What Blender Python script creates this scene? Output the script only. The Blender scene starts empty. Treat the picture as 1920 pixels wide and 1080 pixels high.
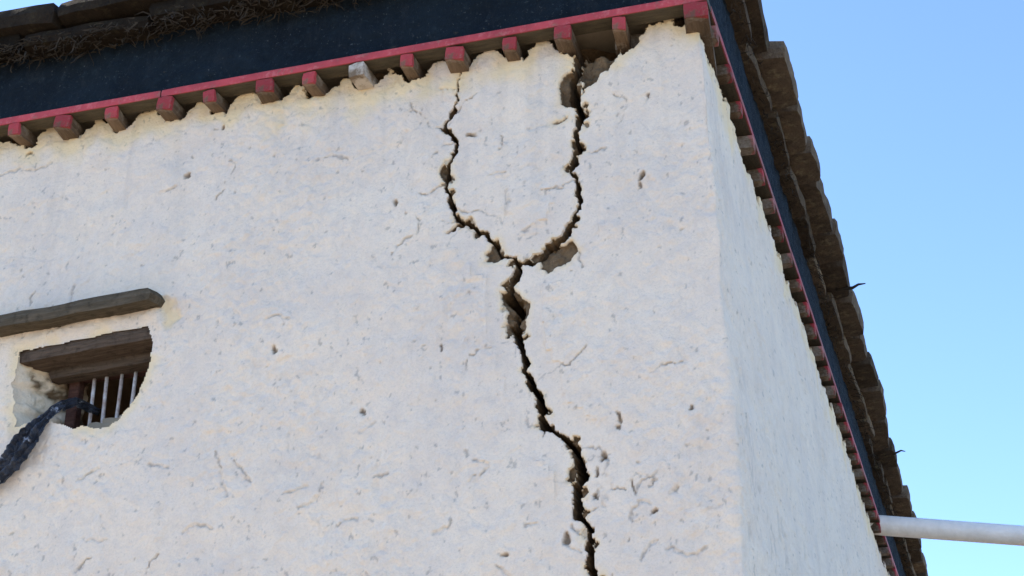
import bpy, bmesh, math, random
import numpy as np
from mathutils import Vector, Matrix, noise as mnoise

# ------------------------------------------------------------------ camera, sky, sun, exposure
scene = bpy.context.scene
COL = scene.collection
cam_data = bpy.data.cameras.new('camera')
cam = bpy.data.objects.new('camera', cam_data)
COL.objects.link(cam)
cam_data.sensor_width = 36.0
cam_data.lens = 36.0 * 3070.77 / 1920.0
cam_data.clip_start = 0.05
cam_data.clip_end = 6000.0
RIGHT = Vector((0.9552387, 0.2957361, 0.0076988))
UP = Vector((0.1288234, -0.4392497, 0.8890806))
BACK = Vector((0.2663149, -0.8482923, -0.4576860))
m = Matrix((RIGHT, UP, BACK)).transposed().to_4x4()
m.translation = Vector((1.0987, -6.8396, 1.6327))
cam.matrix_world = m
scene.camera = cam

SUN_AZ = math.radians(-84)      # measured from +Y towards +X: low behind the house, to the left
SUN_EL = math.radians(25)
world = bpy.data.worlds.new('World')
scene.world = world
world.use_nodes = True
nt = world.node_tree
sky = nt.nodes.new('ShaderNodeTexSky')
sky.sky_type = 'NISHITA'
sky.sun_disc = False
sky.sun_elevation = SUN_EL
sky.sun_rotation = SUN_AZ
sky.altitude = 3600.0
sky.air_density = 1.0
sky.dust_density = 1.6
sky.ozone_density = 3.0
bg = nt.nodes['Background']
bg.inputs['Strength'].default_value = 0.15
nt.links.new(sky.outputs[0], bg.inputs['Color'])

sun_data = bpy.data.lights.new('sun', 'SUN')
sun_data.energy = 5.0
sun_data.angle = math.radians(0.5)
sun_data.color = (1.0, 0.90, 0.77)
sun = bpy.data.objects.new('sun', sun_data)
COL.objects.link(sun)
sun_dir = Vector((math.sin(SUN_AZ) * math.cos(SUN_EL), math.cos(SUN_AZ) * math.cos(SUN_EL), math.sin(SUN_EL)))
sun.rotation_euler = sun_dir.to_track_quat('Z', 'Y').to_euler()
sun.location = (-20, 10, 20)

vs = scene.view_settings
vs.view_transform = 'Standard'
vs.look = 'None'
vs.exposure = 1.92
vs.gamma = 1.0
vs.use_curve_mapping = False

# ------------------------------------------------------------------ measurements (metres)
H = 6.9            # top of the red ledge board
ZT = H - 0.12      # top of the plaster, where the batter is measured from
X0, BX = -0.06, 0.03   # the side wall stands back this far from the ledge and leans by BX
Y0, BY = 0.12, 0.05    # the same for the front wall
WID, DEP = 9.0, 13.0   # the house to the left and to the back
def xc(z): return X0 + BX * (ZT - z)
def yc(z): return Y0 - BY * (ZT - z)

# wall coordinates: (distance along the wall from the corner, height), cracks with half widths
CRACK_RIGHT = [(-0.649, 6.827, 0.0300), (-0.667, 6.705, 0.0300), (-0.703, 6.570, 0.0330), (-0.700, 6.447, 0.0300), (-0.670, 6.372, 0.0210), (-0.657, 6.332, 0.0330), (-0.685, 6.255, 0.0210), (-0.690, 6.182, 0.0210), (-0.669, 6.134, 0.0210), (-0.698, 6.090, 0.0240), (-0.714, 6.026, 0.0210), (-0.734, 5.997, 0.0135), (-0.708, 5.943, 0.0150), (-0.685, 5.857, 0.0180), (-0.688, 5.761, 0.0150), (-0.714, 5.708, 0.0180), (-0.743, 5.659, 0.0150), (-0.755, 5.618, 0.0200), (-0.812, 5.585, 0.0240), (-0.870, 5.545, 0.0200), (-0.907, 5.488, 0.0120), (-0.957, 5.474, 0.0120), (-1.012, 5.498, 0.0210)]
CRACK_LEFT = [(-1.335, 6.753, 0.0015), (-1.340, 6.646, 0.0030), (-1.360, 6.542, 0.0090), (-1.390, 6.467, 0.0135), (-1.422, 6.406, 0.0120), (-1.382, 6.353, 0.0120), (-1.357, 6.296, 0.0135), (-1.371, 6.196, 0.0135), (-1.391, 6.131, 0.0210), (-1.393, 6.064, 0.0270), (-1.398, 6.008, 0.0150), (-1.379, 5.945, 0.0150), (-1.361, 5.875, 0.0180), (-1.352, 5.825, 0.0135), (-1.302, 5.784, 0.0120), (-1.273, 5.776, 0.0135), (-1.235, 5.731, 0.0120), (-1.186, 5.684, 0.0120), (-1.130, 5.627, 0.0135), (-1.096, 5.549, 0.0120), (-1.040, 5.528, 0.0120), (-1.012, 5.498, 0.0210)]
CRACK_MAIN = [(-1.012, 5.498, 0.0210), (-1.018, 5.422, 0.0240), (-1.041, 5.364, 0.0210), (-1.069, 5.322, 0.0389), (-1.034, 5.256, 0.0509), (-1.009, 5.213, 0.0300), (-1.020, 5.170, 0.0225), (-1.040, 5.131, 0.0330), (-1.021, 5.092, 0.0300), (-1.000, 5.027, 0.0225), (-0.982, 4.966, 0.0210), (-0.974, 4.907, 0.0240), (-0.983, 4.874, 0.0240), (-0.944, 4.803, 0.0210), (-0.905, 4.727, 0.0240), (-0.898, 4.656, 0.0270), (-0.900, 4.579, 0.0270), (-0.843, 4.547, 0.0075), (-0.795, 4.501, 0.0225), (-0.767, 4.476, 0.0165), (-0.735, 4.440, 0.0225), (-0.724, 4.376, 0.0270), (-0.711, 4.314, 0.0300), (-0.738, 4.253, 0.0240), (-0.742, 4.193, 0.0240), (-0.732, 4.101, 0.0240), (-0.688, 4.051, 0.0210), (-0.685, 3.995, 0.0240), (-0.690, 3.919, 0.0225), (-0.697, 3.857, 0.0300), (-0.674, 3.806, 0.0270), (-0.641, 3.717, 0.0210), (-0.632, 3.571, 0.0210), (-0.675, 3.409, 0.0150), (-0.668, 3.224, 0.0090), (-0.693, 3.024, 0.0045)]
TWIGS_A = [(-1.284, 5.778, 0.0120), (-1.336, 5.760, 0.0090), (-1.388, 5.730, 0.0060)]
TWIGS_B = [(-1.334, 6.652, 0.0060), (-1.432, 6.664, 0.0060), (-1.440, 6.583, 0.0045)]
TWIGS_C = [(-1.422, 6.406, 0.0120), (-1.474, 6.412, 0.0045)]
TWIGS_D = [(-0.897, 4.578, 0.0135), (-0.890, 4.523, 0.0045)]
TOP_FRONT = [(-5.196, 6.874), (-4.582, 6.820), (-4.215, 6.818), (-4.073, 6.830), (-4.008, 6.876), (-3.899, 6.867), (-3.754, 6.847), (-3.634, 6.874), (-3.549, 6.892), (-3.372, 6.873), (-3.199, 6.866), (-3.045, 6.874), (-2.999, 6.915), (-2.873, 6.848), (-2.775, 6.878), (-2.744, 6.902), (-2.592, 6.887), (-2.364, 6.927), (-2.296, 6.895), (-2.195, 6.837), (-2.148, 6.865), (-2.119, 6.922), (-2.004, 6.872), (-1.845, 6.896), (-1.749, 6.865), (-1.700, 6.821), (-1.560, 6.874), (-1.419, 6.833), (-1.311, 6.796), (-1.250, 6.864), (-1.128, 6.875), (-1.037, 6.837), (-0.961, 6.905), (-0.826, 6.854), (-0.768, 6.780), (-0.696, 6.729), (-0.651, 6.737), (-0.477, 6.708), (-0.360, 6.729), (-0.329, 6.794), (-0.269, 6.835), (-0.181, 6.859), (-0.098, 6.816), (-0.071, 6.792), (-0.017, 6.744), (0.022, 6.729)]
OPENING = [(-3.835, 5.364), (-3.067, 5.414), (-3.027, 5.319), (-3.040, 5.162), (-3.089, 5.007), (-3.139, 4.912), (-3.195, 4.864), (-3.348, 4.848), (-3.529, 4.906), (-3.659, 4.928), (-3.785, 4.912), (-3.841, 5.170)]
DENTS = [(-1.277, 6.326, 0.0330, 0.0135, -0.350), (-0.526, 4.579, 0.0120, 0.0389, 0.100), (-0.528, 4.530, 0.0120, 0.0120, 0.000), (-0.615, 4.391, 0.0165, 0.0270, -0.300), (-0.645, 4.312, 0.0120, 0.0300, 0.000), (-0.789, 4.009, 0.0210, 0.0300, 0.500), (-0.649, 4.197, 0.0120, 0.0210, 0.400), (-0.387, 4.098, 0.0150, 0.0135, 0.000), (-0.182, 4.581, 0.0135, 0.0150, -0.400), (-1.682, 5.970, 0.0150, 0.0150, 0.000), (-2.303, 5.174, 0.0120, 0.0240, 0.200), (-0.313, 6.405, 0.0090, 0.0240, 0.000), (-2.737, 6.646, 0.0135, 0.0135, 0.000), (-3.998, 6.701, 0.0210, 0.0105, 0.400), (-2.933, 6.354, 0.0180, 0.0180, 0.300), (-0.474, 4.226, 0.0075, 0.0360, 0.200), (-1.823, 4.768, 0.0120, 0.0210, 0.200), (-1.412, 5.068, 0.0090, 0.0210, 0.100), (-1.086, 3.955, 0.0135, 0.0135, 0.000), (-0.357, 5.897, 0.0240, 0.0150, 0.600), (-0.373, 5.851, 0.0120, 0.0210, 0.000)]
SPALLS = [
    ([(-0.776, 6.578), (-0.719, 6.634), (-0.649, 6.602), (-0.667, 6.382), (-0.779, 6.421)], 0.045),
    ([(-0.662, 6.761), (-0.419, 6.717), (-0.462, 6.655), (-0.570, 6.550), (-0.650, 6.475)], 0.065),
    ([(-0.901, 5.512), (-0.823, 5.562), (-0.725, 5.584), (-0.697, 5.517), (-0.748, 5.451), (-0.864, 5.407), (-0.899, 5.437)], 0.040),
    ([(-1.197, 5.515), (-1.166, 5.598), (-1.124, 5.658), (-1.076, 5.571), (-1.107, 5.507)], 0.035),
    ([(-1.113, 5.344), (-1.047, 5.361), (-0.949, 5.249), (-0.966, 5.168), (-0.980, 5.093), (-1.070, 5.096), (-1.061, 5.199), (-1.091, 5.258)], 0.035),
    ([(-0.831, 6.310), (-0.778, 6.335), (-0.726, 6.352), (-0.726, 6.331), (-0.808, 6.292)], 0.020),
    ([(-1.417, 6.119), (-1.376, 6.125), (-1.357, 6.048), (-1.383, 5.992), (-1.422, 6.035)], 0.030),
]
STROKES = [
    [(-0.461, 4.190), (-0.438, 4.253), (-0.386, 4.266), (-0.370, 4.233), (-0.396, 4.210)],
    [(-0.492, 4.052), (-0.479, 4.115), (-0.441, 4.150), (-0.400, 4.133)],
    [(-0.301, 4.161), (-0.279, 4.205)],
    [(-0.325, 3.911), (-0.251, 3.872), (-0.155, 3.895)],
    [(-0.466, 3.874), (-0.409, 3.944), (-0.377, 3.966)],
    [(-1.284, 4.452), (-1.274, 4.500)],
    [(-1.237, 4.441), (-1.171, 4.417), (-1.157, 4.383), (-1.197, 4.355)],
    [(-1.430, 4.090), (-1.359, 4.110), (-1.339, 4.156)],
    [(-0.991, 4.088), (-0.928, 4.084)],
    [(-0.804, 3.985), (-0.731, 3.941)],
    [(-0.664, 4.185), (-0.643, 4.228), (-0.606, 4.146)],
    [(-1.927, 4.178), (-1.847, 4.211), (-1.814, 4.194)],
    [(-1.747, 4.405), (-1.665, 4.424)],
    [(-2.202, 4.370), (-2.092, 4.400)],
    [(-2.581, 4.624), (-2.516, 4.388)],
    [(-1.132, 3.913), (-1.069, 3.865)],
    [(-2.489, 4.570), (-2.378, 4.444)],
    [(-3.807, 5.642), (-3.799, 5.732)],
    [(-3.560, 5.606), (-3.556, 5.741)],
    [(-4.172, 6.574), (-4.035, 6.606), (-3.959, 6.574), (-3.841, 6.609)],
    [(-2.165, 6.323), (-2.040, 6.335), (-1.976, 6.303)],
    [(-1.158, 6.039), (-1.071, 6.040)],
    [(-1.087, 5.732), (-1.058, 5.857), (-1.072, 5.941)],
    [(-0.988, 5.668), (-0.932, 5.690), (-0.905, 5.638), (-0.961, 5.616)],
    [(-0.849, 5.645), (-0.870, 5.702)],
    [(-1.262, 4.327), (-1.223, 4.363)],
    [(-2.127, 4.293), (-2.018, 4.337), (-2.008, 4.405)],
    [(-3.353, 4.561), (-3.237, 4.608)],
    [(-2.965, 4.608), (-2.841, 4.565)],
    [(-2.729, 4.213), (-2.676, 4.250), (-2.573, 4.226)],
    [(-3.271, 5.320), (-2.980, 5.265)],
    [(-3.096, 6.275), (-2.999, 6.294)],
    [(-2.376, 5.356), (-2.318, 5.379), (-2.240, 5.336)],
]

def ragged(poly, step, amp, seed):
    rr = random.Random(seed); out = []
    for k in range(len(poly)):
        (s0, v0), (s1, v1) = poly[k], poly[(k + 1) % len(poly)]
        n = max(1, int(math.hypot(s1 - s0, v1 - v0) / step))
        for t in range(n):
            a = amp * (.35 if k == 0 else 1)
            out.append((s0 + (s1 - s0) * t / n + rr.uniform(-a, a), v0 + (v1 - v0) * t / n + rr.uniform(-a, a)))
    return out
OPENING = ragged(OPENING, .035, .011, 3)

# ------------------------------------------------------------------ helpers
rng = np.random.default_rng(7)
random.seed(11)

class Noise2:
    """smooth value noise on a lattice, for arrays of coordinates"""
    def __init__(self, seed):
        self.t = np.random.default_rng(seed).random((256, 256)).astype(np.float32)
    def at(self, x, y):
        xi = np.floor(x).astype(np.int64); yi = np.floor(y).astype(np.int64)
        fx = (x - xi); fy = (y - yi)
        fx = fx * fx * fx * (fx * (fx * 6 - 15) + 10); fy = fy * fy * fy * (fy * (fy * 6 - 15) + 10)
        a = self.t[xi & 255, yi & 255]; b = self.t[(xi + 1) & 255, yi & 255]
        c = self.t[xi & 255, (yi + 1) & 255]; d = self.t[(xi + 1) & 255, (yi + 1) & 255]
        return (a + (b - a) * fx) * (1 - fy) + (c + (d - c) * fx) * fy - 0.5
    def fbm(self, x, y, octs=4, gain=0.5):
        o = np.zeros_like(x, dtype=np.float64); amp = 1.0
        ca, sa = math.cos(0.6), math.sin(0.6)
        for k in range(octs):
            o += amp * self.at(x, y)
            x, y = (x * ca - y * sa) * 2.03 + 17.3, (x * sa + y * ca) * 2.03 + 5.7
            amp *= gain
        return o

def smooth(a, b, x):
    t = np.clip((x - a) / (b - a), 0, 1)
    return t * t * (3 - 2 * t)

def link(name, me, mat=None, parent=None):
    o = bpy.data.objects.new(name, me)
    COL.objects.link(o)
    if mat is not None and me is not None and not me.materials: me.materials.append(mat)
    if parent is not None: o.parent = parent
    return o

def grid_mesh(name, P, smooth_shade=True, keep=None, attrs=None, sharp=0):
    """P: (ns, nv, 3) array of points; keep: (ns-1, nv-1) mask of faces"""
    ns, nv = P.shape[:2]
    idx = np.arange(ns * nv).reshape(ns, nv)
    q = np.stack([idx[:-1, :-1], idx[1:, :-1], idx[1:, 1:], idx[:-1, 1:]], -1)
    q = q[keep] if keep is not None else q.reshape(-1, 4)
    me = bpy.data.meshes.new(name)
    me.vertices.add(ns * nv)
    me.vertices.foreach_set('co', P.reshape(-1).astype(np.float32))
    me.loops.add(q.size)
    me.loops.foreach_set('vertex_index', q.reshape(-1).astype(np.int32))
    me.polygons.add(len(q))
    me.polygons.foreach_set('loop_start', np.arange(0, q.size, 4, dtype=np.int32))
    me.polygons.foreach_set('use_smooth', np.full(len(q), smooth_shade))
    for k, v in (attrs or {}).items():
        a = me.attributes.new(k, 'FLOAT', 'POINT')
        a.data.foreach_set('value', v.reshape(-1).astype(np.float32))
    me.update(calc_edges=True)
    me.validate()
    if sharp: me.set_sharp_from_angle(angle=math.radians(sharp))
    return me

def rough_box(name, sx, sy, sz, cuts=(3, 2, 1), amp=0.01, seed=0, freq=6.0, taper=0.0, inset=.02):
    """a box centred on its own origin with uneven faces and knocked-off corners"""
    bm = bmesh.new()
    nx, ny, nz = cuts
    vs_ = {}
    def v(i, j, k):
        if (i, j, k) not in vs_:
            p = Vector(((i / nx - .5) * sx, (j / ny - .5) * sy, (k / nz - .5) * sz))
            edge = (i in (0, nx)) + (j in (0, ny)) + (k in (0, nz))
            if edge >= 2:
                for ax, sz_ in enumerate((sx, sy, sz)):
                    if abs(p[ax]) > sz_ * .49: p[ax] -= math.copysign(min(.035 * sz_ * .5, inset) * (edge - 1), p[ax])
            if taper: p.y *= 1 - taper * (k / nz)
            q = p * freq + Vector((seed * 3.7, seed * 1.3, seed * 7.1))
            p += mnoise.noise_vector(q) * amp + mnoise.noise_vector(q * 2.7) * amp * .45
            vs_[(i, j, k)] = bm.verts.new(p)
        return vs_[(i, j, k)]
    def face(*c): bm.faces.new([v(*t) for t in c])
    for i in range(nx):
        for j in range(ny):
            face((i, j, 0), (i, j + 1, 0), (i + 1, j + 1, 0), (i + 1, j, 0))
            face((i, j, nz), (i + 1, j, nz), (i + 1, j + 1, nz), (i, j + 1, nz))
    for i in range(nx):
        for k in range(nz):
            face((i, 0, k), (i + 1, 0, k), (i + 1, 0, k + 1), (i, 0, k + 1))
            face((i, ny, k), (i, ny, k + 1), (i + 1, ny, k + 1), (i + 1, ny, k))
    for j in range(ny):
        for k in range(nz):
            face((0, j, k), (0, j, k + 1), (0, j + 1, k + 1), (0, j + 1, k))
            face((nx, j, k), (nx, j + 1, k), (nx, j + 1, k + 1), (nx, j, k + 1))
    me = bpy.data.meshes.new(name)
    bm.to_mesh(me); bm.free()
    return me

def tube_mesh(name, pts, radii, n=12, cap=True, jit=0.0):
    pts = [Vector(p) for p in pts]
    bm = bmesh.new(); rings = []
    for i, p in enumerate(pts):
        d = (pts[min(i + 1, len(pts) - 1)] - pts[max(i - 1, 0)]).normalized()
        a = d.cross(Vector((0.13, 0.2, 1))).normalized(); b = d.cross(a)
        r = radii[i] if isinstance(radii, (list, tuple)) else radii
        rings.append([bm.verts.new(p + (a * math.cos(t) + b * math.sin(t)) * r * (1 + random.uniform(-jit, jit)))
                      for t in [2 * math.pi * k / n for k in range(n)]])
    for r0, r1 in zip(rings, rings[1:]):
        for k in range(n):
            f = bm.faces.new((r0[k], r0[(k + 1) % n], r1[(k + 1) % n], r1[k])); f.smooth = True
    if cap:
        bm.faces.new(list(reversed(rings[0]))); bm.faces.new(rings[-1])
    bmesh.ops.recalc_face_normals(bm, faces=bm.faces)
    me = bpy.data.meshes.new(name); bm.to_mesh(me); bm.free()
    return me

# ------------------------------------------------------------------ materials
class MB:
    def __init__(self, name, rough=0.85, spec=0.25):
        self.m = bpy.data.materials.new(name); self.m.use_nodes = True
        self.nt = self.m.node_tree; self.b = self.nt.nodes['Principled BSDF']
        self.b.inputs['Roughness'].default_value = rough
        self.b.inputs['Specular IOR Level'].default_value = spec
        self.co = self.nt.nodes.new('ShaderNodeTexCoord').outputs['Object']
    def n(self, t, **kw):
        x = self.nt.nodes.new(t)
        for k, v in kw.items(): setattr(x, k, v)
        return x
    def link(self, a, b): self.nt.links.new(a, b)
    def noise(self, scale, detail=5, rough=0.6, lo=0.35, hi=0.65, vec=None, stretch=None):
        t = self.n('ShaderNodeTexNoise'); t.inputs['Scale'].default_value = scale
        t.inputs['Detail'].default_value = detail; t.inputs['Roughness'].default_value = rough
        src = vec or self.co
        if stretch:
            mp = self.n('ShaderNodeMapping'); mp.inputs['Scale'].default_value = stretch
            self.link(src, mp.inputs['Vector']); src = mp.outputs[0]
        self.link(src, t.inputs['Vector'])
        r = self.n('ShaderNodeMapRange'); r.inputs[1].default_value = lo; r.inputs[2].default_value = hi
        self.link(t.outputs['Fac'], r.inputs[0])
        return r.outputs[0]
    def attr(self, name, kind='GEOMETRY'):
        a = self.n('ShaderNodeAttribute', attribute_name=name, attribute_type=kind); return a.outputs['Fac']
    def mul(self, a, b):
        x = self.n('ShaderNodeMath', operation='MULTIPLY', use_clamp=True)
        for s, v in ((x.inputs[0], a), (x.inputs[1], b)):
            if isinstance(v, (int, float)): s.default_value = v
            else: self.link(v, s)
        return x.outputs[0]
    def mix(self, fac, a, b):
        x = self.n('ShaderNodeMix', data_type='RGBA')
        for s, v in ((x.inputs[0], fac), (x.inputs[6], a), (x.inputs[7], b)):
            if isinstance(v, tuple): s.default_value = (*v, 1)
            elif isinstance(v, (int, float)): s.default_value = v
            else: self.link(v, s)
        return x.outputs[2]
    def vary(self, col, amount=0.3):
        """a different tone for every object that carries the material"""
        i = self.n('ShaderNodeObjectInfo')
        r = self.n('ShaderNodeMapRange'); r.inputs[3].default_value = 1 - amount; r.inputs[4].default_value = 1 + amount
        self.link(i.outputs['Random'], r.inputs[0])
        h = self.n('ShaderNodeHueSaturation'); self.link(r.outputs[0], h.inputs['Value']); self.link(col, h.inputs['Color'])
        return h.outputs[0]
    def bump(self, h, strength, dist):
        b = self.n('ShaderNodeBump'); b.inputs['Strength'].default_value = strength; b.inputs['Distance'].default_value = dist
        self.link(h, b.inputs['Height'])
        prev = self.b.inputs['Normal']
        if prev.is_linked: self.link(prev.links[0].from_socket, b.inputs['Normal'])
        self.link(b.outputs[0], prev)
    def out(self, col):
        if isinstance(col, tuple): self.b.inputs['Base Color'].default_value = (*col, 1)
        else: self.link(col, self.b.inputs['Base Color'])
        return self.m

def mat_plaster():
    b = MB('whitewashed_mud_plaster', 0.95, 0.1)
    c = b.mix(b.noise(1.3, 4, .55), (0.785, 0.645, 0.495), (0.725, 0.60, 0.475))
    c = b.mix(b.mul(b.noise(3.1, 6, .65, .52, .75), .5), c, (0.74, 0.585, 0.43))
    c = b.mix(b.mul(b.noise(1.9, 6, .7, .50, .70), .5), c, (0.60, 0.50, 0.415))      # old smudges
    c = b.mix(b.mul(b.noise(7, 5, .7, .5, .75), .4), c, (0.63, 0.535, 0.46))
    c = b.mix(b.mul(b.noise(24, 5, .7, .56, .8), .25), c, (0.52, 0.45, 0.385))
    c = b.mix(b.mul(b.noise(95, 3, .6, .48, .75), .36), c, (0.52, 0.44, 0.37))  # fine grey grain stands in for bump shading lost in even light
    c = b.mix(b.mul(b.noise(13, 6, .75, .48, .7), .42), c, (0.56, 0.475, 0.40))  # mottling paints the relief shading that the flat light hides
    c = b.mix(b.attr('cream'), c, (0.77, 0.585, 0.34))
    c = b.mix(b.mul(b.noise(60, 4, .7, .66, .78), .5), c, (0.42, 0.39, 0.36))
    c = b.mix(b.attr('grime'), c, (0.20, 0.185, 0.17))
    e = b.mix(b.noise(9, 6, .7), (0.095, 0.060, 0.032), (0.205, 0.134, 0.074))
    e = b.mix(b.mul(b.noise(45, 4, .7, .5, .7), .6), e, (0.07, 0.052, 0.036))
    rc = b.n('ShaderNodeMapRange'); rc.inputs[1].default_value = .009; rc.inputs[2].default_value = .019
    b.link(b.attr('recess'), rc.inputs[0])            # the whitewashed skin is about 2 cm thick, mud core behind it
    c = b.mix(rc.outputs[0], c, e)
    c = b.mix(b.attr('earth'), c, e)
    b.bump(b.noise(38, 6, .7, .2, .8), .65, .014)
    b.bump(b.noise(150, 4, .6, .2, .8), .4, .004)
    return b.out(c)

def mat_red():
    """red on the outer edge of the ledge boards, bare dark wood on the underside"""
    b = MB('worn_red_paint', 0.7, 0.25)
    c = b.mix(b.noise(7, 4), (0.42, 0.055, 0.062), (0.30, 0.040, 0.046))
    c = b.mix(b.mul(b.noise(26, 6, .7, .52, .7), .55), c, (0.50, 0.17, 0.16))
    c = b.mix(b.mul(b.noise(14, 6, .75, .58, .68), .8), c, (0.22, 0.11, 0.08))
    c = b.mix(b.mul(b.attr('worn', 'OBJECT'), b.noise(5, 6, .75, .4, .55)), c, (0.17, 0.115, 0.085))
    s = b.n('ShaderNodeSeparateXYZ'); b.link(b.co, s.inputs[0])
    mr = b.n('ShaderNodeMapRange'); mr.inputs[1].default_value = -.055; mr.inputs[2].default_value = -.045
    b.link(s.outputs['Y'], mr.inputs[0])
    c = b.mix(mr.outputs[0], c, b.mix(b.noise(8, 6, .7, stretch=(1, 6, 6)), (0.045, 0.036, 0.022), (0.09, 0.07, 0.042)))
    b.bump(b.noise(60, 4, .6), .4, .004)
    return b.out(b.vary(c, .22))

def mat_joist():
    """red paint on the end grain only, bare weathered wood behind it (the paint stops behind the end face)"""
    b = MB('joist_wood_with_red_end', 0.85, 0.15)
    w = b.mix(b.noise(5, 6, .65, stretch=(8, 1, 8)), (0.085, 0.056, 0.034), (0.17, 0.115, 0.072))
    w = b.mix(b.mul(b.noise(12, 5, .7, .5, .66), .7), w, (0.30, 0.25, 0.19))
    r = b.mix(b.noise(9, 4), (0.40, 0.054, 0.060), (0.29, 0.042, 0.046))
    r = b.mix(b.mul(b.noise(22, 6, .75, .52, .66), .8), r, (0.34, 0.17, 0.13))
    r = b.mix(b.mul(b.noise(10, 6, .8, .53, .60), .85), r, (0.15, 0.075, 0.05))
    s = b.n('ShaderNodeSeparateXYZ'); b.link(b.co, s.inputs[0])
    nz = b.n('ShaderNodeTexNoise'); nz.inputs['Scale'].default_value = 18; b.link(b.co, nz.inputs['Vector'])
    ad = b.n('ShaderNodeMath', operation='MULTIPLY_ADD'); ad.inputs[1].default_value = .07
    b.link(nz.outputs['Fac'], ad.inputs[0]); b.link(s.outputs['Y'], ad.inputs[2])
    mr = b.n('ShaderNodeMapRange'); mr.inputs[1].default_value = 0.056; mr.inputs[2].default_value = 0.068
    mr.inputs[3].default_value = 1; mr.inputs[4].default_value = 0
    b.link(ad.outputs[0], mr.inputs[0])
    c = b.mix(mr.outputs[0], w, r)
    c = b.mix(b.attr('bare', 'OBJECT'), c, b.mix(b.noise(9, 5, .7, .42, .58), (0.46, 0.40, 0.33), (0.16, 0.115, 0.075)))
    b.bump(b.noise(30, 5, .7, stretch=(4, 1, 4)), .6, .008)
    return b.out(b.vary(c, .25))

def mat_frieze():
    b = MB('dark_blue_limewash', 0.9, 0.15)
    c = b.mix(b.noise(2.2, 5, .6), (0.0032, 0.0070, 0.0118), (0.0065, 0.0130, 0.0195))
    c = b.mix(b.mul(b.noise(17, 6, .7, .55, .78), .5), c, (0.025, 0.04, 0.05))
    c = b.mix(b.mul(b.noise(5, 6, .75, .55, .72, stretch=(2.5, 2.5, .7)), .55), c, (0.022, 0.026, 0.03))   # faded runs
    c = b.mix(b.mul(b.noise(55, 4, .7, .62, .74), .6), c, (0.13, 0.14, 0.135))
    c = b.mix(b.mul(b.noise(13, 7, .8, .64, .70), .7), c, (0.05, 0.042, 0.032))                             # paint gone
    b.bump(b.noise(30, 6, .7, .2, .8), .7, .02)
    return b.out(c)

def mat_stone(name, k):
    b = MB(name, 0.95, 0.1)
    t = lambda *c: tuple(v * k for v in c)
    c = b.mix(b.noise(4, 6, .7), t(0.050, 0.035, 0.024), t(0.10, 0.072, 0.046))
    c = b.mix(b.mul(b.noise(11, 6, .7, .54, .68), .7), c, t(0.17, 0.135, 0.078))
    c = b.mix(b.mul(b.noise(6, 5, .7, .58, .70), .6), c, t(0.13, 0.065, 0.036))
    c = b.mix(b.mul(b.noise(30, 5, .7, .52, .7), .6), c, t(0.02, 0.016, 0.012))
    b.bump(b.noise(16, 7, .7, .2, .8), .8, .03)
    return b.out(b.vary(c, .4))

def mat_wood(name, a, d, v=.15):
    b = MB(name, 0.9, 0.12)
    c = b.mix(b.noise(6, 6, .65, stretch=(1, 9, 9)), a, d)
    c = b.mix(b.mul(b.noise(20, 5, .7, .52, .68), .6), c, tuple(x * .4 for x in a))
    b.bump(b.noise(14, 6, .7, stretch=(1, 8, 8)), .7, .01)
    return b.out(b.vary(c, v))

def mat_simple(name, a, d, scale, rough=.9, spec=.15, metal=0.0):
    b = MB(name, rough, spec)
    b.b.inputs['Metallic'].default_value = metal
    c = b.mix(b.noise(scale, 6, .65), a, d)
    b.bump(b.noise(scale * 3, 5, .6), .3, .01)
    return b.out(c)

PLASTER = mat_plaster(); RED = mat_red(); JOIST = mat_joist(); FRIEZE = mat_frieze(); STONE = mat_stone("weathered_brown_block", 1.35)
SHADE_COPING = mat_stone('shade_dark_brushwood', .22)  # block material darkened: shade of the front coping put into its brushwood colour
HOODWOOD = mat_wood('mossy_weathered_plank', (0.080, 0.064, 0.043), (0.15, 0.118, 0.08))
BEAMWOOD = mat_wood('dark_brown_lintel_wood', (0.075, 0.052, 0.036), (0.14, 0.10, 0.072))
FRAMEWOOD = mat_wood('red_brown_frame_wood', (0.07, 0.032, 0.024), (0.12, 0.058, 0.042))
BARMETAL = mat_simple('pale_painted_iron', (0.60, 0.57, 0.55), (0.30, 0.20, 0.15), 16, .7, .25)
EARTH = mat_simple('packed_earth_roof', (0.20, 0.155, 0.105), (0.29, 0.23, 0.16), 3)
GROUND = mat_simple('pale_dry_dust', (0.17, 0.135, 0.095), (0.24, 0.195, 0.14), 0.6)
BOUNCE_PAVING = mat_simple('pale_bounce_surface', (0.42, 0.36, 0.28), (0.50, 0.435, 0.345), 1.2)  # pale so that it reflects sunlight onto the front wall
PIPE = mat_simple('white_grey_pipe', (0.80, 0.69, 0.59), (0.66, 0.57, 0.485), 5, .45, .4)
TWIG = mat_simple('dry_twig', (0.022, 0.018, 0.014), (0.05, 0.038, 0.026), 20)

# ------------------------------------------------------------------ ground
def ground():
    t = np.concatenate([-np.geomspace(3000, 8, 26), np.linspace(-7, 7, 15), np.geomspace(8, 3000, 26)])
    X, Y = np.meshgrid(t, t, indexing='ij')
    n = Noise2(3)
    near = np.exp(-(np.hypot(X, Y) / 60) ** 2)
    Z = n.fbm(X * .15, Y * .15, 3) * .25 * (1 - np.exp(-(np.hypot(X + 4.5, Y - 6) / 14) ** 4)) * near - 0.02
    o = link('ground', grid_mesh('ground', np.stack([X, Y, Z], -1)), GROUND)
    o['kind'] = 'structure'
ground()

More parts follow.
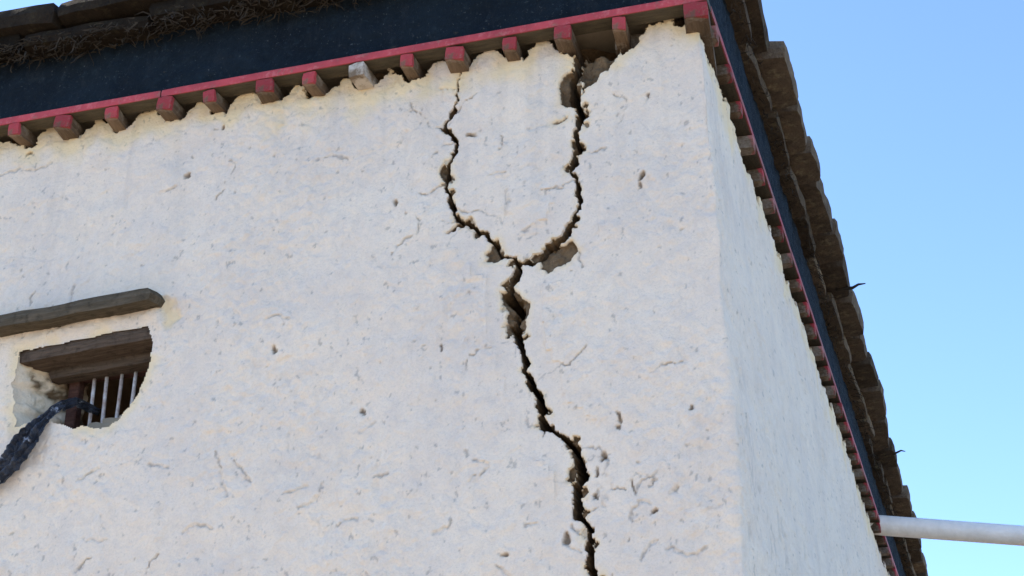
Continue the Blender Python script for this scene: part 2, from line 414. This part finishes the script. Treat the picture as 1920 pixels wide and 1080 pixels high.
def bounce_paving():  # added unseen pale strip that bounces sunlight onto the front wall
    t = np.concatenate([np.linspace(-120, -14, 20), np.arange(-13, 60, 1.5), np.linspace(62, 160, 12)])
    w = np.linspace(-13.5, -1.2, 12)
    X, Y = np.meshgrid(t, w, indexing='ij')
    Z = .06 + .02 * Noise2(5).fbm(X * .6, Y * .6, 3)
    edge = (Y < -13.4) | (Y > -1.3)
    Z = np.where(edge, -.3, Z)
    o = link('bounce_paving', grid_mesh('bounce_paving', np.stack([X, Y, Z], -1)), BOUNCE_PAVING)
    o['kind'] = 'structure'
bounce_paving()

# ------------------------------------------------------------------ the house
house = bpy.data.objects.new('house', None)
COL.objects.link(house)
house['label'] = 'white plastered flat-roofed house with a long branching crack and red-ended joists'
house['category'] = 'house'

JOIST_FRONT = [-4.108, -3.787, -3.468, -3.127, -2.850, -2.508, -2.240, -1.954, -1.666, -1.387, -1.079, -0.782, -0.477]
x = -4.42
while x > -WID + .2:
    JOIST_FRONT.insert(0, x); x -= .31
JOIST_SIDE = [0.27] + [0.636 + .377 * k for k in range(32)]

def seg_dist(px, py, a, b):
    ax, ay = a[0], a[1]; dx, dy = b[0] - ax, b[1] - ay
    t = np.clip(((px - ax) * dx + (py - ay) * dy) / (dx * dx + dy * dy + 1e-12), 0, 1)
    return np.hypot(px - ax - t * dx, py - ay - t * dy), t

def poly_sd(px, py, poly):
    """signed distance to a polygon, negative inside"""
    d = np.full(px.shape, 1e9); inside = np.zeros(px.shape, bool)
    n = len(poly)
    for i in range(n):
        a, b = poly[i], poly[(i + 1) % n]
        d = np.minimum(d, seg_dist(px, py, a, b)[0])
        c = ((a[1] > py) != (b[1] > py)) & (px < (b[0] - a[0]) * (py - a[1]) / (b[1] - a[1] + 1e-12) + a[0])
        inside ^= c
    return np.where(inside, -d, d)

def wall():
    fine = 0.0065
    s_front = np.concatenate([np.linspace(-WID, -4.7, 50)[:-1], np.arange(-4.7, 0.30, fine)])
    step, p, side = fine, 0.30, []
    while p < DEP:
        side.append(p); step = min(step * 1.02, .035); p += step
    s1 = np.concatenate([s_front, side, [DEP]])
    v1 = np.concatenate([np.linspace(-0.3, 3.2, 60)[:-1], np.arange(3.2, H + .005, fine)])
    S, V = np.meshgrid(s1, v1, indexing='ij')
    n1, n2, n3 = Noise2(21), Noise2(22), Noise2(23)
    # trowelled unevenness of the plaster
    rec = np.zeros_like(S)
    h = n1.fbm(S * 1.1, V * 1.1, 3) * .030
    calm = .35 + 1.1 * smooth(-.25, .35, n3.fbm(S * 1.7 + 5, V * 1.7, 3))      # some areas are trowelled smooth
    h += n2.fbm(S * 6, V * 6, 4) * .010
    h += n3.fbm(S * 22, V * 22, 3, .6) * .0075 * calm
    h += n1.fbm(S * 19 + 60, V * 3.2, 3, .55) * .005 * smooth(-.1, .4, n2.fbm(S * 1.3, V * 1.3 + 50, 2))   # runs of limewash
    h -= smooth(.05, .10, n2.fbm(S * 2.6 + 70, V * 2.6, 4, .55)) * .004                                      # edges of old coats
    lump = n1.fbm(S * 11 + 40, V * 9 + 8, 3)
    h += smooth(.12, .4, lump) * .004
    grime = smooth(.50, .66, n2.fbm(S * 34 + 9, V * 26, 3, .6)) * .45
    h -= grime * .004
    # rain has washed dirt down from between the joists
    run = smooth(.0, .45, n1.fbm(S * 13 + 90, V * .55, 3, .6)) * smooth(5.3, 6.8, V + n2.fbm(S * 3, V * 0, 2) * .9)
    grime = np.maximum(grime, run * .10)
    scuff = smooth(.15, .5, n3.fbm(S * 9 + 33, V * 5, 4, .65)) * smooth(.1, .3, S) * smooth(5.6, 3.8, V + S * .12)
    grime = np.maximum(grime, scuff * .35); h -= scuff * .006                    # scuffed, rougher side wall low down
    earth = np.zeros_like(S); cream = np.zeros_like(S)
    # jitter of the coordinates makes every drawn outline ragged
    JS = S + n2.fbm(S * 26, V * 26 + 31, 3, .6) * .020
    JV = V + n2.fbm(S * 26 + 77, V * 26, 3, .6) * .020

    def sub(s0, s1_, v0, v1_):
        i = slice(*np.searchsorted(s1, (s0, s1_))); j = slice(*np.searchsorted(v1, (v0, v1_)))
        return i, j
    def cut(i, j, depth, soil):
        h[i, j] = np.minimum(h[i, j], -depth + h[i, j] * .4)
        rec[i, j] = np.maximum(rec[i, j], depth)

    # finger strokes and little scars in the plaster
    strokes = [list(q) for q in STROKES]
    rr = random.Random(5)
    for k in range(52):
        s = rr.uniform(-4.6, -.1); v = rr.uniform(3.3, 6.5) if k % 4 == 0 else rr.gauss(3.9, .35)
        a = rr.uniform(0, 6.28); l = rr.uniform(.02, .07); bend = rr.uniform(-.9, .9)
        strokes.append([(s, v), (s + l * math.cos(a), v + l * math.sin(a)),
                        (s + l * math.cos(a) + l * math.cos(a + bend), v + l * math.sin(a) + l * math.sin(a + bend))])
    for q, st in enumerate(strokes):
        ss = [t[0] for t in st]; vv = [t[1] for t in st]
        i, j = sub(min(ss) - .05, max(ss) + .05, min(vv) - .05, max(vv) + .05)
        d = np.full(S[i, j].shape, 9.0)
        for a, b in zip(st, st[1:]): d = np.minimum(d, seg_dist(JS[i, j], JV[i, j], a, b)[0])
        g = 1 - smooth(.002, .011, d)
        k = .5 if q < len(STROKES) else rr.uniform(.10, .34)
        h[i, j] -= g * .012 * k - (1 - smooth(.012, .028, d)) * (1 - g) * .004 * k
        grime[i, j] = np.maximum(grime[i, j], g * k * smooth(-.25, .2, n3.fbm(S[i, j] * 40, V[i, j] * 40, 2)))
    dents = list(DENTS)
    for k in range(80):
        w = rr.uniform(.003, .0065)
        dents.append((rr.uniform(-4.6, -.05), rr.uniform(3.3, 6.7), w, w * rr.uniform(.6, 2.6), rr.uniform(-1, 1)))
    for k in range(70):
        w = rr.uniform(.004, .011)
        dents.append((rr.uniform(.1, 9), rr.uniform(3.3, 6.7), w * 1.6, w * rr.uniform(.8, 3), rr.uniform(-.4, .4)))
    for q, (s, v, a, b, r) in enumerate(dents):
        i, j = sub(s - .08, s + .08, v - .08, v + .08)
        x_, y_ = JS[i, j] - s, JV[i, j] - v
        u = (x_ * math.cos(r) + y_ * math.sin(r)) / a; w = (-x_ * math.sin(r) + y_ * math.cos(r)) / b
        g = 1 - smooth(.55, 1.2, np.hypot(u, w))
        h[i, j] -= g * min(.03, 1.2 * a)
        earth[i, j] = np.maximum(earth[i, j], g * (.8 if q < len(DENTS) else .3))

    # hairline cracks wandering off the big ones and across the wall
    starts = [(CRACK_LEFT[k], rr.choice((-1, 1))) for k in (1, 2, 4, 6, 9, 12, 14, 17)] + [(CRACK_MAIN[k], rr.choice((-1, 1))) for k in (2, 5, 9, 13, 17, 20, 25, 28)] + \
             [(CRACK_RIGHT[k], rr.choice((-1, 1))) for k in (5, 9, 12, 17)] + [((rr.uniform(-4.5, -.2), rr.uniform(3.6, 6.6)), rr.choice((-1, 1))) for _ in range(9)]
    for st, sg in starts:
        p = [st[0], st[1]]; a = rr.uniform(-.9, .9) + (0 if sg > 0 else math.pi); pts = [tuple(p)]
        for _ in range(rr.randint(4, 10)):
            a += rr.uniform(-.8, .8); l = rr.uniform(.015, .05)
            p = [p[0] + l * math.cos(a), p[1] + l * math.sin(a)]; pts.append(tuple(p))
        ss = [t[0] for t in pts]; vv = [t[1] for t in pts]
        i, j = sub(min(ss) - .03, max(ss) + .03, min(vv) - .03, max(vv) + .03)
        d = np.full(S[i, j].shape, 9.0)
        for a_, b_ in zip(pts, pts[1:]): d = np.minimum(d, seg_dist(JS[i, j], JV[i, j], a_, b_)[0])
        g = (1 - smooth(.001, .0065, d)) * smooth(-.5, .1, n3.fbm(S[i, j] * 25, V[i, j] * 25, 2))
        h[i, j] -= g * .010
        grime[i, j] = np.maximum(grime[i, j], g * .42)
    # flakes of the skin missing along the cracks
    for line, cnt in ((CRACK_RIGHT, 16), (CRACK_LEFT, 14), (CRACK_MAIN, 26)):
        for _ in range(cnt):
            k = rr.randrange(len(line) - 1); t = rr.random(); sg = rr.choice((-1, 1))
            c0 = line[k][0] + (line[k + 1][0] - line[k][0]) * t + sg * rr.uniform(.8, 1.5) * line[k][2]
            c1 = line[k][1] + (line[k + 1][1] - line[k][1]) * t
            rad = rr.uniform(.008, .026); el = rr.uniform(.6, 1.9)
            i, j = sub(c0 - .08, c0 + .08, c1 - .08, c1 + .08)
            d = np.hypot(JS[i, j] - c0, (JV[i, j] - c1) / el) + n2.fbm(S[i, j] * 40, V[i, j] * 40, 2) * .012
            g = 1 - smooth(rad * .75, rad, d)
            cut(i, j, g * rr.uniform(.012, .034), g)
            cream[i, j] = np.maximum(cream[i, j], (1 - smooth(rad, rad + .02, d)) * .5)
    # broken-off patches of plaster with the mud core showing
    for poly, dep in SPALLS:
        ss = [t[0] for t in poly]; vv = [t[1] for t in poly]
        i, j = sub(min(ss) - .06, max(ss) + .06, min(vv) - .06, max(vv) + .06)
        d = poly_sd(JS[i, j], JV[i, j], poly)
        g = 1 - smooth(-.012, .004, d)
        cut(i, j, g * dep * (.75 + .7 * n1.fbm(S[i, j] * 18, V[i, j] * 18, 2)), smooth(.2, .7, g))
        c = (1 - smooth(0, .035, d)) * .5
        cream[i, j] = np.maximum(cream[i, j], c)
    # the cracks
    for line, dep in ((CRACK_RIGHT, .30), (CRACK_LEFT, .22), (CRACK_MAIN, .32), (TWIGS_A, .12), (TWIGS_B, .06), (TWIGS_C, .05), (TWIGS_D, .06)):
        for a, b in zip(line, line[1:]):
            i, j = sub(min(a[0], b[0]) - .10, max(a[0], b[0]) + .10, min(a[1], b[1]) - .10, max(a[1], b[1]) + .10)
            d, t = seg_dist(JS[i, j], JV[i, j], a, b)
            w = a[2] + (b[2] - a[2]) * t
            w = w * (1 + .7 * n3.fbm(S[i, j] * 16, V[i, j] * 16, 2)) * .62
            g = 1 - smooth(w - .004, w + .003, d)
            cut(i, j, g * dep * np.clip(w / .014, .25, 1), g)
            chip = 1 - smooth(w, w + .012 + .4 * w, d)
            h[i, j] -= chip * (1 - g) * .003
            c = (1 - smooth(w, w + .03, d)) * smooth(-.1, .3, n2.fbm(S[i, j] * 14, V[i, j] * 14, 2)) * .6
            cream[i, j] = np.maximum(cream[i, j], c)

    # ragged top edge below the joists
    ts = np.array([t[0] for t in TOP_FRONT]); tv = np.array([t[1] for t in TOP_FRONT])
    top = np.interp(s1, np.concatenate([[-WID], ts]), np.concatenate([[6.86], tv]))
    hole = np.array([(-.80 < q < -.28) for q in s1])
    top = np.where(hole, top, top + .022)
    for xj in JOIST_FRONT + [-.05]:
        sj = xj - xc(ZT)
        top = np.where(hole, top, np.minimum(top, 6.775 + 1.1 * np.maximum(0, np.abs(s1 - sj - .012) - .045)))
    tside = 6.76 + .08 * np.array(n1.fbm(s1 * 2.2, s1 * 0 + 3, 2))
    for yj in JOIST_SIDE:
        tside = np.minimum(tside, 6.69 + .6 * np.maximum(0, np.abs(s1 - (yj - yc(ZT))) - .05))
    k = smooth(0.0, .2, s1)
    top = top * (1 - k) + tside * k
    T = top[:, None] + n2.fbm(S * 17 + 3, V * 17, 4, .6) * .055
    g = smooth(-.004, .008, V - T)
    dep = .13 + .10 * n1.fbm(S * 7, V * 7, 3) + .12 * smooth(.1, .3, S)
    bigger = np.exp(-((S + .52) / .12) ** 2 - ((V - 6.80) / .10) ** 2) * .45
    h[:] = np.minimum(h, np.where(g > 0, -g * (dep + bigger) + h * .4, h))
    rec[:] = np.maximum(rec, g * (dep + bigger))
    cr = (1 - smooth(.02, .24, T - V + n2.fbm(S * 4, V * 4, 3) * .22)) * .9
    cr *= smooth(-.5, .1, n1.fbm(S * 5 + 11, V * 5, 3))
    cream[:] = np.maximum(cream, cr)

    # the window opening, through the whole thickness of the wall
    i, j = sub(-4.3, -2.7, 4.5, 5.8)
    d = poly_sd(S[i, j] + (JS[i, j] - S[i, j]) * .3, V[i, j] + (JV[i, j] - V[i, j]) * .3, OPENING)
    g = 1 - smooth(-.010, .0, d)
    h[i, j] *= .15 + .85 * smooth(.01, .07, d)
    h[i, j] = np.where(d < -.001, -.52, h[i, j])
    rec[i, j] = np.where(d < .004, 0, rec[i, j])
    cream[i, j] = np.maximum(cream[i, j], (1 - smooth(0, .09, d)) * smooth(-.2, .2, n1.fbm(S[i, j] * 6, V[i, j] * 6, 2)) * .85)
    # the plaster stands a little proud round the hood plank and is broken at its right end
    dh = seg_dist(S[i, j], V[i, j], (-2.97, 5.53), (-2.93, 5.44))[0]
    gg = (1 - smooth(.02, .07, dh + n3.fbm(S[i, j] * 20, V[i, j] * 20, 2) * .04))
    h[i, j] -= gg * .015; cream[i, j] = np.maximum(cream[i, j], gg * .8)

    grime = np.clip(grime, 0, .75)
    # out into space: along the front, round the corner, along the side
    r = 0.016; q = r * math.pi / 4
    Xc, Yc = xc(V), yc(V)
    ang = np.clip((S + q) / (2 * q), 0, 1) * math.pi / 2
    NX, NY = np.sin(ang), -np.cos(ang)
    BXp = Xc - r + NX * r + np.minimum(S + q, 0)
    BYp = Yc + r + NY * r + np.maximum(S - q, 0)
    wob = (n1.fbm(V * 1.6, V * 0 + 9, 3) * .03) * np.exp(-(S / .25) ** 2)
    P = np.stack([BXp + NX * h + wob, BYp + NY * h - wob * .4, V], -1)
    hm = np.minimum(np.minimum(h[:-1, :-1], h[1:, :-1]), np.minimum(h[1:, 1:], h[:-1, 1:]))
    hx = np.maximum(np.maximum(h[:-1, :-1], h[1:, :-1]), np.maximum(h[1:, 1:], h[:-1, 1:]))
    keep = ~(hm < -.5)
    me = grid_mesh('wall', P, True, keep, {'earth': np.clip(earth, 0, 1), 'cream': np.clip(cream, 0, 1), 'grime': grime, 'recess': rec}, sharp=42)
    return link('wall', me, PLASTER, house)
wall()

# the two walls away from the camera and the roof close the house
def wall_slab(name, x0, x1, y0, y1, z0, z1, mat):
    nx, ny = max(2, int((x1 - x0) / .5)), max(2, int((y1 - y0) / .5))
    me = rough_box(name, x1 - x0, y1 - y0, z1 - z0, (min(nx, 24), min(ny, 24), 10), .02, 4, 1.5)
    o = link(name, me, mat, house); o.location = ((x0 + x1) / 2, (y0 + y1) / 2, (z0 + z1) / 2)
    return o
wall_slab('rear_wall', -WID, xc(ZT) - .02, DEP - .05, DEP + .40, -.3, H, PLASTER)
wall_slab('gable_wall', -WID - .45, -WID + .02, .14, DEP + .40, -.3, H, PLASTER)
wall_slab('roof', -WID, -.15, .15, DEP + .2, H + .022, H + .46, EARTH)

# joists: every end is its own piece; local Y runs back into the wall, the end face is at Y = 0
def joist_mesh(seed, w, t, l=.55):
    me = rough_box('joist', w, l, t, (2, 5, 2), .005, seed, 9, inset=.003)
    for v in me.vertices: v.co.y += l / 2
    me.materials.append(JOIST)
    return me
JV_ = [joist_mesh(k, random.uniform(.072, .108), random.uniform(.072, .096)) for k in range(16)]
def put_joist(x, y, rz, k, bare=0.0, dz=0.0):
    o = link('joist', JV_[k % 16], None, house)
    o.location = (x, y, H - .046 - max(v.co.z for v in o.data.vertices) + dz)
    o.rotation_euler = (random.uniform(-.03, .03), random.uniform(-.10, .10), rz + random.uniform(-.10, .10))
    o['bare'] = bare
    return o
for k, xj in enumerate(JOIST_FRONT):
    put_joist(xj, -.004 + random.uniform(-.004, .006), 0, k * 4 + 1, 1.0 if abs(xj + 1.954) < .01 else 0.0, random.uniform(-.012, .002))
for k, yj in enumerate(JOIST_SIDE):
    put_joist(.004 + random.uniform(-.006, .004), yj, math.pi / 2, k * 5 + 2, random.choice((0, 0, 0, .35)), random.uniform(-.006, .002))
cj = link('joist', joist_mesh(33, .13, .095, .7), None, house)
cj.location = (-.012, .012, H - .05 - .05); cj.rotation_euler = (0, 0, math.radians(45)); cj['bare'] = 0.0
cj.location = (-.066, -.006, H - .099); cj.rotation_euler = (0, 0, math.radians(6))

# red ledge boards on the joists
def board(x0, y0, x1, y1, w, t, seed):
    L = math.hypot(x1 - x0, y1 - y0)
    me = rough_box('ledge_board', L, w, t, (int(L / .12), 2, 2), .0018, 40, 2.5, inset=.0015)
    o = link('ledge_board', me, RED, house)
    o.location = ((x0 + x1) / 2, (y0 + y1) / 2, H - t / 2)
    o.rotation_euler = (0, 0, math.atan2(y1 - y0, x1 - x0)); o['worn'] = 0.0
    return o
for k, (a, b) in enumerate(((-9.1, -6.3), (-6.295, -3.16), (-3.155, -.003))):
    board(a, .0575, b, .0575, .115, .046, 40 + k)
for k, (a, b) in enumerate(((.003 + .116, 2.9), (2.905, 5.6), (5.605, 8.7), (8.705, DEP + .4))):
    board(-.0575, a, -.0575, b, .115, .046, 50 + k).__setitem__('worn', .6)

# dark blue band above the ledge
def frieze():
    s = np.concatenate([np.linspace(-WID, -5, 60)[:-1], np.arange(-5, 1.5, .022), np.linspace(1.5, DEP + .3, 340)[1:]])
    z = np.linspace(H - .004, H + .47, 26)
    S, Z = np.meshgrid(s, z, indexing='ij')
    n = Noise2(31)
    h = n.fbm(S * 2.1, Z * 2.1, 3) * .014 + n.fbm(S * 14, Z * 14, 4, .6) * .018
    seam = np.exp(-((S + .74) / .012) ** 2) * .02
    h -= seam
    r = .05; q = r * math.pi / 4
    ang = np.clip((S + q) / (2 * q), 0, 1) * math.pi / 2
    NX, NY = np.sin(ang), -np.cos(ang)
    P = np.stack([-.016 - r + NX * r + np.minimum(S + q, 0) + NX * h, .040 + r + NY * r + np.maximum(S - q, 0) + NY * h, Z], -1)
    return link('frieze', grid_mesh('frieze', P), FRIEZE, house)
frieze()

# coping of rough slabs, two courses, overhanging on both sides
def slab(x, y, sx, sy, sz, z, rz, seed, tilt=(0, 0), mat=None):
    o = link('coping_slab', rough_box('coping_slab', sx, sy, sz, (6, 6, 2), .011, seed, 8.0, inset=.012), mat or STONE, house)
    o.location = (x, y, z + sz / 2)
    o.rotation_euler = (tilt[0], tilt[1], rz)
R_ = random.Random(4)
def course(z0, over, wide, lens, thick, seed, frac=.03):
    x = .0 + over - .02; k = 0                                     # along the front, from the corner leftwards
    while x > -WID - .3:
        L = R_.uniform(*lens); t = R_.uniform(*thick); o = over + R_.uniform(-.05, .035)
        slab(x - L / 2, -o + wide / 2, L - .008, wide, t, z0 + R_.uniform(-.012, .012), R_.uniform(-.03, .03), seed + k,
             (R_.uniform(-.05, .02), R_.uniform(-frac, frac)), SHADE_COPING)
        x -= L; k += 1
def course_side(z0, overs, wide, thick, seed, y_start, frac=.02):
    y = y_start; k = 0
    for L, o in overs:
        t = R_.uniform(*thick)
        slab(o - wide / 2, y + L / 2, wide, L - R_.uniform(.012, .04), t, z0 + R_.uniform(-.012, .012), R_.uniform(-.05, .05), seed + k,
             (R_.uniform(-frac, frac), R_.uniform(-.03, .06)))
        y += L; k += 1
course(H + .42, .12, .50, (.6, 1.1), (.08, .11), 100)
course(H + .52, .22, .60, (.8, 1.4), (.11, .14), 200)
low = [(R_.uniform(.45, .8), .07 + R_.uniform(-.03, .03)) for _ in range(24)]
course_side(H + .43, low, .50, (.07, .10), 300, .38)
up = [(1.02, .16), (.60, .235), (.55, .215), (.45, .24), (.72, .225), (.48, .25), (.62, .23), (.7, .245), (.5, .22), (.6, .25)] + \
     [(R_.uniform(.42, .8), .235 + R_.uniform(-.03, .025)) for _ in range(12)]
course_side(H + .52, up, .60, (.10, .15), 400, .38)

# twigs sticking out of the coping
def twig(p, d, L, r):
    p = Vector(p); d = Vector(d).normalized(); pts = []
    for k in range(5):
        pts.append(p + d * L * k / 4 + Vector((R_.uniform(-1, 1), R_.uniform(-1, 1), R_.uniform(-1, 1))) * .012 * (k > 0))
    link('twig', tube_mesh('twig', pts, [r, r * .9, r * .8, r * .6, r * .25], 6), TWIG, house)
twig((.12, 4.62, H + .525), (1, -.15, -.05), .24, .016)
twig((.12, 8.25, H + .53), (1, -.1, .06), .21, .014)
for k in range(9):
    x = R_.uniform(-4.9, -2.4)
    twig((x, R_.uniform(-.02, .05), H + R_.uniform(.40, .44)), (R_.uniform(-1, 1), -R_.uniform(.3, 1), -R_.uniform(.2, .8)), R_.uniform(.10, .24), R_.uniform(.005, .010))

# matted brushwood hanging out under the coping
def brush():
    bm = bmesh.new()
    def stalk(p, d, L, w):
        a = d.cross(Vector((.3, .2, 1))).normalized() * w; b = d.cross(a).normalized() * w
        k = Vector((R_.uniform(-1, 1), R_.uniform(-1, 1), R_.uniform(-1, 1))) * L * .22
        r0 = [bm.verts.new(p + q) for q in (a, b, -a - b)]
        r1 = [bm.verts.new(p + d * L * .55 + k + q * .8) for q in (a, b, -a - b)]
        t = bm.verts.new(p + d * L + k * .4)
        for i in range(3):
            bm.faces.new((r0[i], r0[(i + 1) % 3], r1[(i + 1) % 3], r1[i])); bm.faces.new((r1[i], r1[(i + 1) % 3], t))
    for _ in range(4200):
        x = R_.uniform(-WID, .1); dens = .5 + .5 * mnoise.noise(Vector((x * 2.2, 0, 0)))
        if R_.random() > .25 + dens: continue
        stalk(Vector((x, R_.uniform(-.14, .06), H + R_.uniform(.40, .47) - .02 * dens)), Vector((R_.uniform(-1, 1), R_.uniform(-.9, .2), R_.uniform(-1, .05))).normalized(), R_.uniform(.03, .07 + .09 * dens), R_.uniform(.002, .005))
    for _ in range(900):
        y = R_.uniform(.1, DEP)
        stalk(Vector((R_.uniform(-.02, .07), y, H + R_.uniform(.41, .46))), Vector((R_.uniform(-.2, .7), R_.uniform(-1, 1), R_.uniform(-1, .05))).normalized(), R_.uniform(.03, .09), R_.uniform(.002, .005))
    me = bpy.data.meshes.new('brushwood'); bm.to_mesh(me); bm.free()
    o = link('brushwood', me, TWIG, house); o['kind'] = 'stuff'
brush()

# ------------------------------------------------------------------ the barred window
def window():
    xo = xc(5.3); yo = yc(5.3)
    me = bpy.data.meshes.new('window')
    bm = bmesh.new()
    def bx(x0, x1, y0, y1, z0, z1):
        r = bmesh.ops.create_cube(bm, size=1)
        for v in r['verts']:
            v.co = Vector(((x0 + x1) / 2 + v.co.x * (x1 - x0), (y0 + y1) / 2 + v.co.y * (y1 - y0), (z0 + z1) / 2 + v.co.z * (z1 - z0)))
    bx(-3.72, -2.90, .295, .355, 5.275, 5.37)       # head
    bx(-3.68, -3.615, .292, .352, 4.80, 5.28)       # left post
    bx(-3.08, -3.00, .292, .352, 4.80, 5.28)        # right post
    bx(-3.72, -2.90, .298, .360, 4.82, 4.885)       # sill
    bmesh.ops.bevel(bm, geom=bm.edges[:], offset=.006, segments=1, affect='EDGES')
    bm.to_mesh(me); bm.free()
    w = link('window', me, FRAMEWOOD, house)
    for k, (xb, xt) in enumerate(((-3.511, -3.525), (-3.429, -3.451), (-3.352, -3.356), (-3.268, -3.272), (-3.185, -3.180))):
        o = link('bar', tube_mesh('bar', [(xb - .006, .290, 4.86), ((xb + xt) / 2, .287, 5.1), (xt, .290, 5.33)], .0105, 8, jit=.12), BARMETAL, w)
    b = link('lintel', rough_box('lintel', .90, .30, .085, (10, 3, 2), .007, 71, 5), BEAMWOOD, w)
    b.location = (-3.455, .16 + .045, 5.366); b.rotation_euler = (.0, -.05, 0)
    b2 = link('lintel', rough_box('lintel', .80, .10, .07, (8, 2, 2), .007, 72, 5), BEAMWOOD, w)
    b2.location = (-3.37, .245, 5.305); b2.rotation_euler = (0, -.045, 0)
    hood = link('hood_plank', rough_box('hood_plank', 1.24, .24, .075, (14, 3, 2), .009, 73, 5), HOODWOOD, w)
    hood.location = (-3.625, .045, 5.522); hood.rotation_euler = (.04, -.052, 0)
    # the rough plastered reveal, splayed on the left, running back to the frame
    loop = []
    n = len(OPENING)
    for k in range(n):
        (s0, v0), (s1, v1) = OPENING[k], OPENING[(k + 1) % n]
        m = max(2, int(math.hypot(s1 - s0, v1 - v0) / .014))
        loop += [(s0 + (s1 - s0) * t / m, v0 + (v1 - v0) * t / m) for t in range(m)]
    cs, cv = -3.42, 5.14
    D = 26
    P = np.zeros((len(loop) + 1, D, 3)); cream = np.zeros(P.shape[:2]); earth = np.zeros(P.shape[:2])
    for a, (s0, v0) in enumerate(loop + loop[:1]):
        left = max(0.0, min(1.0, (cs - .05 - s0) / .3))
        L = math.hypot(s0 - cs, v0 - cv)
        for d_ in range(D):
            t = d_ / (D - 1)
            dep = .002 + t * .42
            k = 1 + (.016 + .014 * min(1, t * 8) * mnoise.noise(Vector((s0 * 9, v0 * 9, dep * 9)))  + .02 * mnoise.noise(Vector((s0 * 30, v0 * 30, dep * 30))) * min(1, t * 6)) / L
            xs = cs + (s0 - cs) * k; vv = cv + (v0 - cv) * k
            xs += left * .19 * t
            P[a, d_] = (xs + xc(vv), yc(vv) + dep, vv)
            q = mnoise.noise(Vector((s0 * 7 + 3, v0 * 7, dep * 7))) + .5 * mnoise.noise(Vector((s0 * 19, v0 * 19, dep * 19))) + .45 * mnoise.noise(Vector((s0 * 43, v0 * 43, dep * 43)))
            cream[a, d_] = .35 + .4 * max(0, q)
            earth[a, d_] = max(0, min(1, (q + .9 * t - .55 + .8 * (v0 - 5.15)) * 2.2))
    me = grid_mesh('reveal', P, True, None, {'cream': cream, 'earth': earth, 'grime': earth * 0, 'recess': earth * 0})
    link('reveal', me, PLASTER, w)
    # loose stones lying on the sill behind the bars
    for k, (x, z, s) in enumerate(((-3.42, 4.93, .05), (-3.33, 4.945, .06), (-3.25, 4.97, .045))):
        st = link('sill_stone', rough_box('sill_stone', s * 1.6, s, s, (2, 2, 2), .012, 80 + k, 12), EARTH, w)
        st.location = (x, .22, z)
window()

# ------------------------------------------------------------------ things on the house
def strip():
    path = [(-3.50, .33, 5.08), (-3.560, .20, 5.09), (-3.590, .10, 5.02), (-3.612, .035, 4.93), (-3.640, -.005, 4.855),
            (-3.675, -.02, 4.775), (-3.725, -.022, 4.700), (-3.785, -.018, 4.635), (-3.86, -.012, 4.57), (-3.93, -.012, 4.50)]
    wid = [.02, .026, .034, .036, .055, .075, .072, .062, .055, .03]
    pts = [Vector(p) for p in path]
    N, M = 110, 44
    out = np.zeros((N, M, 3))
    for i in range(N):
        t = i / (N - 1) * (len(pts) - 1); k = min(int(t), len(pts) - 2); f = t - k
        p = pts[k].lerp(pts[k + 1], f); d = (pts[min(k + 1, len(pts) - 1)] - pts[max(k - 1, 0)]).normalized()
        side = d.cross(Vector((0, 1, 0))).normalized(); nn = side.cross(d).normalized()
        if nn.y > 0: nn = -nn
        w = wid[k] + (wid[k + 1] - wid[k]) * f
        for j in range(M):
            u = j / (M - 1) * 2 - 1
            ph = 1.7 * mnoise.noise(Vector((t * .7, 3, 1)))
            fold = math.sin(u * 6.5 + ph) * .30 + .12 * math.sin(u * 13 + 2.1 * ph + t * .9)
            fold += .55 * (abs(mnoise.noise(Vector((t * 2.4, u * 2.2, 4)))) - .2) + .08 * mnoise.noise(Vector((t * 6, u * 5, 9)))
            edge = 1 + .22 * mnoise.noise(Vector((t * 3.1, math.copysign(2, u), 0)))
            out[i, j] = p + side * (u * w * edge) + nn * (w * .62 * fold + .012 + w * .25)
    b = MB('dark_blue_plastic_sheet', .38, .45)
    c = b.mix(b.noise(14, 5, .6, .45, .6, stretch=(1, 1, 1)), (0.009, 0.010, 0.015), (0.032, 0.036, 0.048))
    c = b.mix(b.mul(b.noise(11, 5, .7, .58, .66), .8), c, (0.42, 0.42, 0.45))  # highlights of the crumpled plastic painted as pale grey patches
    b.bump(b.noise(30, 5, .6), .8, .02)
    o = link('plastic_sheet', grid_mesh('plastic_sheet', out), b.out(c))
    sd = o.modifiers.new('sheet_thickness', 'SOLIDIFY'); sd.thickness = .003; sd.offset = 0
    o['label'] = 'crumpled dark blue plastic sheet hanging out of the barred window'
    o['category'] = 'plastic sheet'
strip()

def spout():
    a = Vector((-.28, 8.545, 6.879)); b = Vector((2.75, 9.597, 6.694))
    d = (b - a).normalized(); L = (b - a).length
    R1 = .0975
    pts = [a + d * L * k / 24 for k in range(25)]
    bm = bmesh.new()
    me = tube_mesh('drain_pipe', pts, R1, 40, cap=False)
    o = link('drain_pipe', me, PIPE)
    md = o.modifiers.new('wall_thickness', 'SOLIDIFY'); md.thickness = .006; md.offset = -1
    o['label'] = 'white-grey round drain pipe jutting out sideways under the eaves of the side wall'
    o['category'] = 'pipe'
spout()
